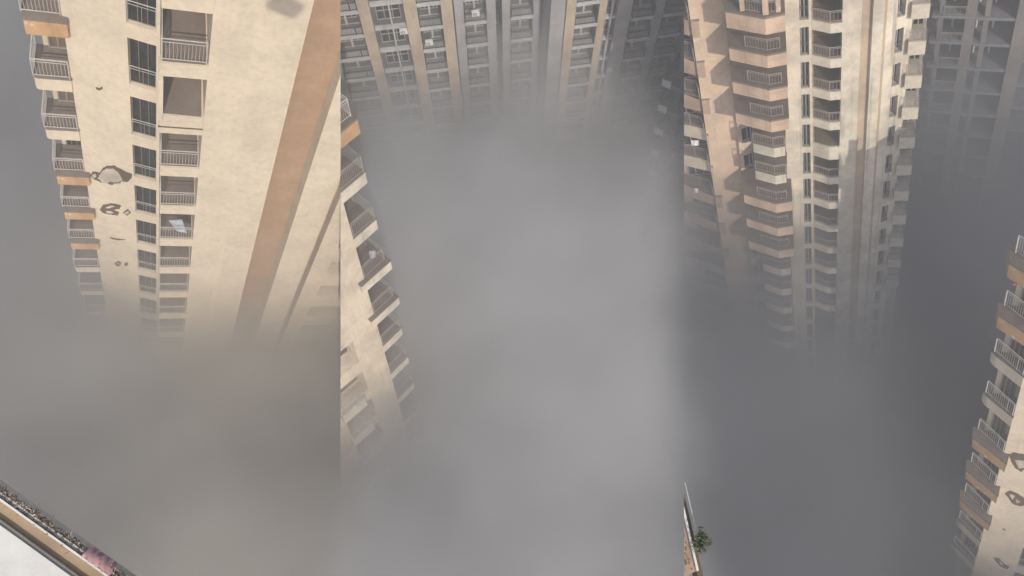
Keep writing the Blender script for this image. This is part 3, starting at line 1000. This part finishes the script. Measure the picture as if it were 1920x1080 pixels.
for i in range(1500):
    t = random.uniform(0, L); k = random.uniform(kw + .01, sw + .02)
    p = A + d * t + out * k
    z = zl - .02
    s = random.uniform(.008, .022)
    q.cur = 0 if random.random() < .5 else (1 if random.random() < .6 else 2)
    if random.random() < .55:
        tip = Vector((p.x, p.y, z)) + Vector((random.uniform(-1, 1), random.uniform(-1, 1), random.uniform(.2, 1.2))) * s * 2.2
        q.bar((p.x, p.y, z - .004), tip, s * .22, s * .08, 3)
    else:
        e = Vector((random.uniform(-1, 1), random.uniform(-1, 1), random.uniform(-.4, .4))).normalized() * s
        q.bar(Vector((p.x, p.y, z + s * .3)) - e * .5, Vector((p.x, p.y, z + s * .3)) + e * .5, s * .5, s * .3, 5)
tag(q.build('gravel', [M['gravel'], M['dry_stem'], M['pale_stone']]), 'grey gravel and dry stems along the outer strip of the roof ledge', 'gravel', kind='stuff')

# crumpled pink cloth lying at the end of the gravel strip
pc = world_z(189, 1053, zl)
mb = MB(); n = 14
for i in range(n + 1):
    for j in range(9):
        u = i / n - .5; v = j / 8 - .5
        p = Vector((pc.x, pc.y)) + d * u * .20 + out * v * .085
        h = .036 * (1 - (2 * v) ** 2) * (1 - (1.6 * u) ** 4 * .4) + .012 * math.sin(i * 1.9 + j * 1.1) + random.uniform(-.004, .005)
        mb.v.append((p.x, p.y, zl + max(.0, h)))
for i in range(n):
    for j in range(8):
        mb.f.append([i * 9 + j, i * 9 + j + 1, (i + 1) * 9 + j + 1, (i + 1) * 9 + j]); mb.m.append(0)
tag(mb.build('cloth', M['pink_cloth'], smooth=True), 'crumpled dusty pink cloth lying on the gravel strip of the roof ledge', 'cloth')

# ------------------------------------------------------------------ second ledge with a shrub, at the foot of the right view
CUTW = None
def world_cut(px, keep):
    a_ = ray(px, 0); b_ = ray(px, 1080); n_ = b_.cross(a_).normalized()
    if n_.dot(ray(px + 40, 500)) < 0: n_ = -n_
    return (CAM.copy(), n_ if keep == 'left' else -n_)

CUTW = world_cut(1282.5, 'right')
bl0 = empty('balcony_ledge')
tag(bl0, 'narrow balcony ledge with thin pale edge lines below the salmon tower, a shrub beside it', 'balcony ledge')
zt = 136.0
a = world_z(1286, 966, zt); b = world_z(1310, 1070, zt)
d = (b - a).normalized(); out = Vector((d.y, -d.x))
if out.dot(world_z(1340, 1000, zt) - a) < 0: out = -out
A = a - d * .5; B = b
P = lambda p, k: (p.x + out.x * k, p.y + out.y * k)
c1 = world_z(1310, 1068, zt); c0 = world_z(1278, 1086, zt)
e_ = (c0 - c1).normalized()
q = MB(); q.prism([P(A, -.04), P(B, -.04), tuple(Vector(P(B, -.04)) + e_ * 2), P(A, -2)], zt - .5, zt - .05); q.build('slab', M['dirty_pink'], bl0, CUTW)
q = MB(); q.prism([P(A, -.035), P(B, -.035), P(B, .0), P(A, .0)], zt - .45, zt + .02); q.build('kerb', M['white_ledge'], bl0, CUTW)
q = MB(); B2 = B + d * .5
q.prism([P(A, .012), P(B2, .012), P(B2, .10), P(A, .10)], zt - .6, zt - .22); q.build('gutter', M['peel_dark'], bl0, CUTW)
q = MB(); q.bar((*P(A, .10), zt + .02), (*P(b - d * .55, .10), zt + .02), .008, sides=6); q.build('rail', M['rail'], bl0, CUTW)
q = MB()
for i in range(160):
    p = A + (B - A) * random.random(); k = random.uniform(-.5, -.09)
    s = random.uniform(.01, .03); v = Vector((*P(p, k), zt - .04))
    q.bar(v, v + Vector((random.uniform(-1, 1), random.uniform(-1, 1), random.uniform(0, .6))) * s, s * .5, s * .25, 4)
tag(q.build('grit', M['gravel'], None, CUTW), 'dark grit scattered on the balcony ledge', 'grit', kind='stuff')

sp = world_z(1304, 1026, zt - .22)
sh = empty('shrub', Matrix.Translation((sp.x, sp.y, zt - .22)))
tag(sh, 'small leafy green shrub sprouting beside the balcony ledge', 'shrub')
random.seed(11)
st = MB(); lf = MB()
ctr = world_z(1314, 1012, zt + .1)
off = Vector((ctr.x - sp.x, ctr.y - sp.y, .36))
for i in range(26):
    tip = off + Vector((random.gauss(0, .075), random.gauss(0, .095), random.gauss(0, .08)))
    mid = tip * .5 + Vector((random.gauss(0, .02), random.gauss(0, .02), .03))
    st.bar((0, 0, 0), mid, .008, .006, 4); st.bar(mid, tip, .006, .003, 4)
    for k in range(20):
        t = random.uniform(.35, 1.1)
        c = (mid * (1 - t) + tip * t) if t < 1 else tip
        c = c + Vector((random.gauss(0, .022), random.gauss(0, .022), random.gauss(0, .022)))
        u = Vector((random.uniform(-1, 1), random.uniform(-1, 1), random.uniform(-.5, .6))).normalized() * random.uniform(.018, .034)
        w_ = u.cross(Vector((random.uniform(-1, 1), random.uniform(-1, 1), random.uniform(-1, 1)))).normalized() * u.length * .45
        lf.cur = 0 if random.random() < .6 else 1
        lf.face([c - u, c + w_, c + u, c - w_])
st.build('stem', M['dry_stem'], sh); lf.build('leaves', [M['leaf'], M['leaf_lite']], sh)


# ------------------------------------------------------------------ things people left on the balconies
def cloth(name, label, cat, pix, depth, mat, n=8, fold=.05, group=None):
    """a hung piece of cloth: pix gives its corners, top-left, top-right, bottom-right, bottom-left"""
    c = [CAM + ray(x, y) * depth for x, y in pix]
    mb = MB()
    nrm = (c[1] - c[0]).cross(c[3] - c[0]).normalized()
    for i in range(n + 1):
        for j in range(n + 1):
            u, v = i / n, j / n
            p = (c[0] * (1 - u) + c[1] * u) * (1 - v) + (c[3] * (1 - u) + c[2] * u) * v
            p = p + nrm * (math.sin(u * 9 + v * 2) * fold * (.3 + v))
            mb.v.append(tuple(p))
    for i in range(n):
        for j in range(n):
            mb.f.append([i * (n + 1) + j, i * (n + 1) + j + 1, (i + 1) * (n + 1) + j + 1, (i + 1) * (n + 1) + j]); mb.m.append(0)
    o = mb.build(name, M[mat], smooth=True)
    sm = o.modifiers.new('thickness', 'SOLIDIFY'); sm.thickness = .02
    return tag(o, label, cat, group)


def depth_on(S_, px, py, y): return (y - S_.eye.y) / S_.dirn(px, py).y

# laundry, a red cloth, a green net

SL, SLr, SSa = SITE_LEFT, SITE_LOW, SITE_SALMON
dl = depth_on(SL[0], 330, 425, SL[1] + .35)
cloth('hanging_cloth', 'pale blue cloth hung askew in a railed loggia of the cream tower', 'laundry', [(316, 413), (341, 411), (351, 437), (330, 433)], dl, 'blue_cloth', fold=.10)
dr_ = depth_on(SLr[0], 1906, 520, SLr[1] - .35)
cloth('red_cloth', 'bright red cloth tied above a balcony railing at the right edge', 'cloth', [(1905, 507), (1909, 507), (1912, 533), (1899, 535)], dr_, 'red_cloth', fold=.04)
for i, (x, y, w_, h_, lab) in enumerate(((1296, 263, 14, 10, 'white laundry bundle on a white balcony of the salmon tower'), (1302, 353, 7, 9, 'small white cloth on a brown balcony of the salmon tower'))):
    dd_ = depth_on(SSa[0], x, y, SSa[1] - .15)
    cloth('hanging_cloth', lab, 'laundry', [(x, y), (x + w_, y), (x + w_ - 1, y + h_), (x + 1, y + h_)], dd_, 'white_cloth', fold=.08)
dm_ = depth_on(SITE_MID[0], 645, 235, SITE_MID[1])
cloth('green_net', 'dark green net hung above the topmost orange balcony of the stained tower', 'net', [(641, 220), (646, 224), (648, 247), (641, 250)], dm_, 'green_net', fold=.04)

# air conditioners outside the hazy tower windows
def air_unit(px, py, label):
    S_ = SITE_FAR
    x, z = S_.on_y(px, py, -.45)
    r_ = empty('air_conditioner', S_.M @ Matrix.Translation((x, -.45, z)))
    tag(r_, label, 'air conditioner', 'air conditioners outside the hazy tower')
    q = MB(); q.box(-.36, .36, 0, .3, -.28, .28); q.build('case', M['white_cloth'], r_)
    q = MB()
    for k in range(12):
        t = 2 * math.pi * k / 12; t2 = 2 * math.pi * (k + 1) / 12
        q.bar((-.08 + .2 * math.cos(t), -.012, .2 * math.sin(t)), (-.08 + .2 * math.cos(t2), -.012, .2 * math.sin(t2)), .012)
    for k in range(-2, 3): q.bar((-.26, -.012, k * .075), (.10, -.012, k * .075), .008)
    q.build('fan_grille', M['rail_far_dark'], r_)
air_unit(757, 61, 'white air conditioner beside the second buff fin of the hazy tower')
air_unit(805, 82, 'white air conditioner on a balcony between the second and third buff fins')
air_unit(892, 27, 'white air conditioner on a balcony right of the third buff fin')

# more washing on the balconies
SMM, SMR = SITE_MID, SITE_MAIN
for S_, y_, box_, lab, mat in (
        (SMM[0], SMM[1] + .1, (692, 470, 12, 14), 'grey towel over the railing of a worn balcony on the stained tower', 'grey_cloth'),):
    x, y, w_, h_ = box_
    cloth('hanging_cloth', lab, 'laundry', [(x, y), (x + w_, y), (x + w_, y + h_), (x, y + h_)], depth_on(S_, x, y, y_), mat, fold=.05)
# ------------------------------------------------------------------ ground, sky, smog
g = MB(); g.box(-900, 900, -900, 900, -1.0, 0.0)
m, nt, b = nodes_of('courtyard_paving')
c = mix(nt, ramp(nt, noise(nt, objvec(nt), .05, 6), .35, .65), (.12, .115, .11), (.22, .20, .18))
nt.links.new(c, b.inputs['Base Color']); b.inputs['Roughness'].default_value = .9
tag(g.build('ground', m), kind='structure')

W = bpy.data.worlds.new('World'); SC.world = W; W.use_nodes = True
SUN_DIR = Vector((.20, -.68, .70)).normalized()         # towards the sun
wn = W.node_tree
sky = wn.nodes.new('ShaderNodeTexSky'); sky.sky_type = 'NISHITA'; sky.sun_disc = False
sky.sun_elevation = math.asin(SUN_DIR.z)
sky.sun_rotation = math.atan2(SUN_DIR.x, SUN_DIR.y)
sky.dust_density = 3.0
wn.links.new(sky.outputs[0], wn.nodes['Background'].inputs[0])
wn.nodes['Background'].inputs[1].default_value = .14
sl = bpy.data.lights.new('sun', 'SUN'); sl.energy = 3.4; sl.angle = math.radians(.5); sl.color = (1.0, .90, .76)
so = bpy.data.objects.new('sun', sl); COL.objects.link(so)
so.rotation_euler = SUN_DIR.to_track_quat('Z', 'Y').to_euler()
so.location = (40, -40, 220)


def fog_material():
    m = bpy.data.materials.new('smog'); m.use_nodes = True
    nt = m.node_tree; nt.nodes.clear()
    out = nt.nodes.new('ShaderNodeOutputMaterial')
    pos = nt.nodes.new('ShaderNodeNewGeometry').outputs['Position']
    sep = nt.nodes.new('ShaderNodeSeparateXYZ'); nt.links.new(pos, sep.inputs[0])
    n1 = noise(nt, pos, .055, 3, .55)
    def math_(op, a, b=None):
        n = nt.nodes.new('ShaderNodeMath'); n.operation = op
        for i, q in enumerate((a, b)):
            if q is None: continue
            if isinstance(q, (int, float)): n.inputs[i].default_value = q
            else: nt.links.new(q, n.inputs[i])
        return n.outputs[0]
    n2 = noise(nt, pos, .13, 4, .6)
    lump = math_('ADD', math_('MULTIPLY', math_('SUBTRACT', n1, .5), FOG_LUMP), math_('MULTIPLY', math_('SUBTRACT', n2, .5), 21.0))
    # a hollow in the bank beside the near tower
    dx = math_('DIVIDE', math_('SUBTRACT', sep.outputs[0], -11.0), 9.0); dy = math_('DIVIDE', math_('SUBTRACT', sep.outputs[1], 17.0), 12.0)
    dip = math_('MULTIPLY', math_('EXPONENT', math_('MULTIPLY', math_('ADD', math_('MULTIPLY', dx, dx), math_('MULTIPLY', dy, dy)), -1.0)), 14.0)
    ex = math_('DIVIDE', math_('SUBTRACT', sep.outputs[0], 35.0), 10.0); ey = math_('DIVIDE', math_('SUBTRACT', sep.outputs[1], 4.0), 14.0)
    dip = math_('ADD', dip, math_('MULTIPLY', math_('EXPONENT', math_('MULTIPLY', math_('ADD', math_('MULTIPLY', ex, ex), math_('MULTIPLY', ey, ey)), -1.0)), 12.0))
    bx = math_('DIVIDE', math_('SUBTRACT', sep.outputs[0], 2.0), 8.0); by = math_('DIVIDE', math_('SUBTRACT', sep.outputs[1], 47.0), 12.0)
    rise = math_('MULTIPLY', math_('EXPONENT', math_('MULTIPLY', math_('ADD', math_('MULTIPLY', bx, bx), math_('MULTIPLY', by, by)), -1.0)), 5.0)
    lump = math_('ADD', math_('SUBTRACT', lump, dip), rise)
    h = math_('ADD', math_('SUBTRACT', math_('SUBTRACT', FOG_TOP, math_('MULTIPLY', math_('MAXIMUM', math_('SUBTRACT', sep.outputs[1], 27.0), 0.0), .36)), sep.outputs[2]), lump)
    d = math_('DIVIDE', h, FOG_THICK)
    d = math_('MAXIMUM', math_('MINIMUM', d, 1.0), 0.0)
    d = math_('MULTIPLY', math_('POWER', d, 1.5), FOG_DENS)
    vs = nt.nodes.new('ShaderNodeVolumePrincipled')
    # brown smoke on the left, pale grey in the middle, dark painted shade on the right
    u = math_('DIVIDE', math_('ADD', sep.outputs[0], math_('MULTIPLY', math_('SUBTRACT', n1, .5), 3.0)), 16.0)
    lft = ramp(nt, u, -.95, -.83, 1, 0); rgt = ramp(nt, u, .80, .92, 0, 1)
    c = mix(nt, lft, FOG_MID, FOG_LEFT); c = mix(nt, rgt, c, FOG_RIGHT)
    c = mix(nt, ramp(nt, u, -2.2, -1.7, 1, 0), c, FOG_TOWER_SHADE)  # far-left smog darkened in colour for the left tower's shadow
    nt.links.new(c, vs.inputs['Color']); nt.links.new(d, vs.inputs['Density'])
    vs.inputs['Anisotropy'].default_value = .1
    nt.links.new(vs.outputs[0], out.inputs['Volume'])
    return m

FOG_TOP, FOG_THICK, FOG_DENS, FOG_LUMP = 150 - 53.0, 34.0, .30, 26.0
FOG_TOWER_SHADE = (.66, .655, .64)
FOG_MID, FOG_LEFT, FOG_RIGHT = (.915, .925, .935), (.78, .75, .685), (.32, .34, .38)
fb = MB(); fb.box(-110, 110, -60, 130, 40.0, FOG_TOP + 14)
tag(fb.build('fog_bank', fog_material()), 'grey brown bank of smog filling the courtyard between the towers', 'fog', kind='stuff')

hz = MB(); hz.box(-130, 130, -80, 150, -2.0, 160.0)
hm = bpy.data.materials.new('thin_haze'); hm.use_nodes = True
hm.node_tree.nodes.clear()
ho = hm.node_tree.nodes.new('ShaderNodeOutputMaterial'); hv = hm.node_tree.nodes.new('ShaderNodeVolumePrincipled')
hv.inputs['Color'].default_value = (.82, .83, .85, 1); hv.inputs['Density'].default_value = .0028
hm.node_tree.links.new(hv.outputs[0], ho.inputs['Volume'])
tag(hz.build('haze', hm), 'thin pale haze in the air around all the towers', 'haze', kind='stuff')

cd = bpy.data.cameras.new('camera'); cd.sensor_width = 36.0; cd.lens = F / 1920 * 36.0
cd.clip_start = .1; cd.clip_end = 3000
co = bpy.data.objects.new('camera', cd); COL.objects.link(co)
co.location = CAM; co.rotation_euler = (TILT, 0, 0)
SC.camera = co
SC.view_settings.view_transform = 'Standard'; SC.view_settings.look = 'None'
SC.view_settings.exposure = 0.0; SC.view_settings.gamma = 1.0
SC.render.engine = 'CYCLES'
cy = SC.cycles
cy.use_denoising = True
cy.use_adaptive_sampling = True; cy.adaptive_threshold = .02
cy.max_bounces = 6; cy.diffuse_bounces = 3; cy.glossy_bounces = 2; cy.transmission_bounces = 2; cy.volume_bounces = 2
cy.volume_max_steps = 256; cy.volume_step_rate = 1.0
cy.caustics_reflective = cy.caustics_refractive = False
cy.sample_clamp_indirect = 4.0
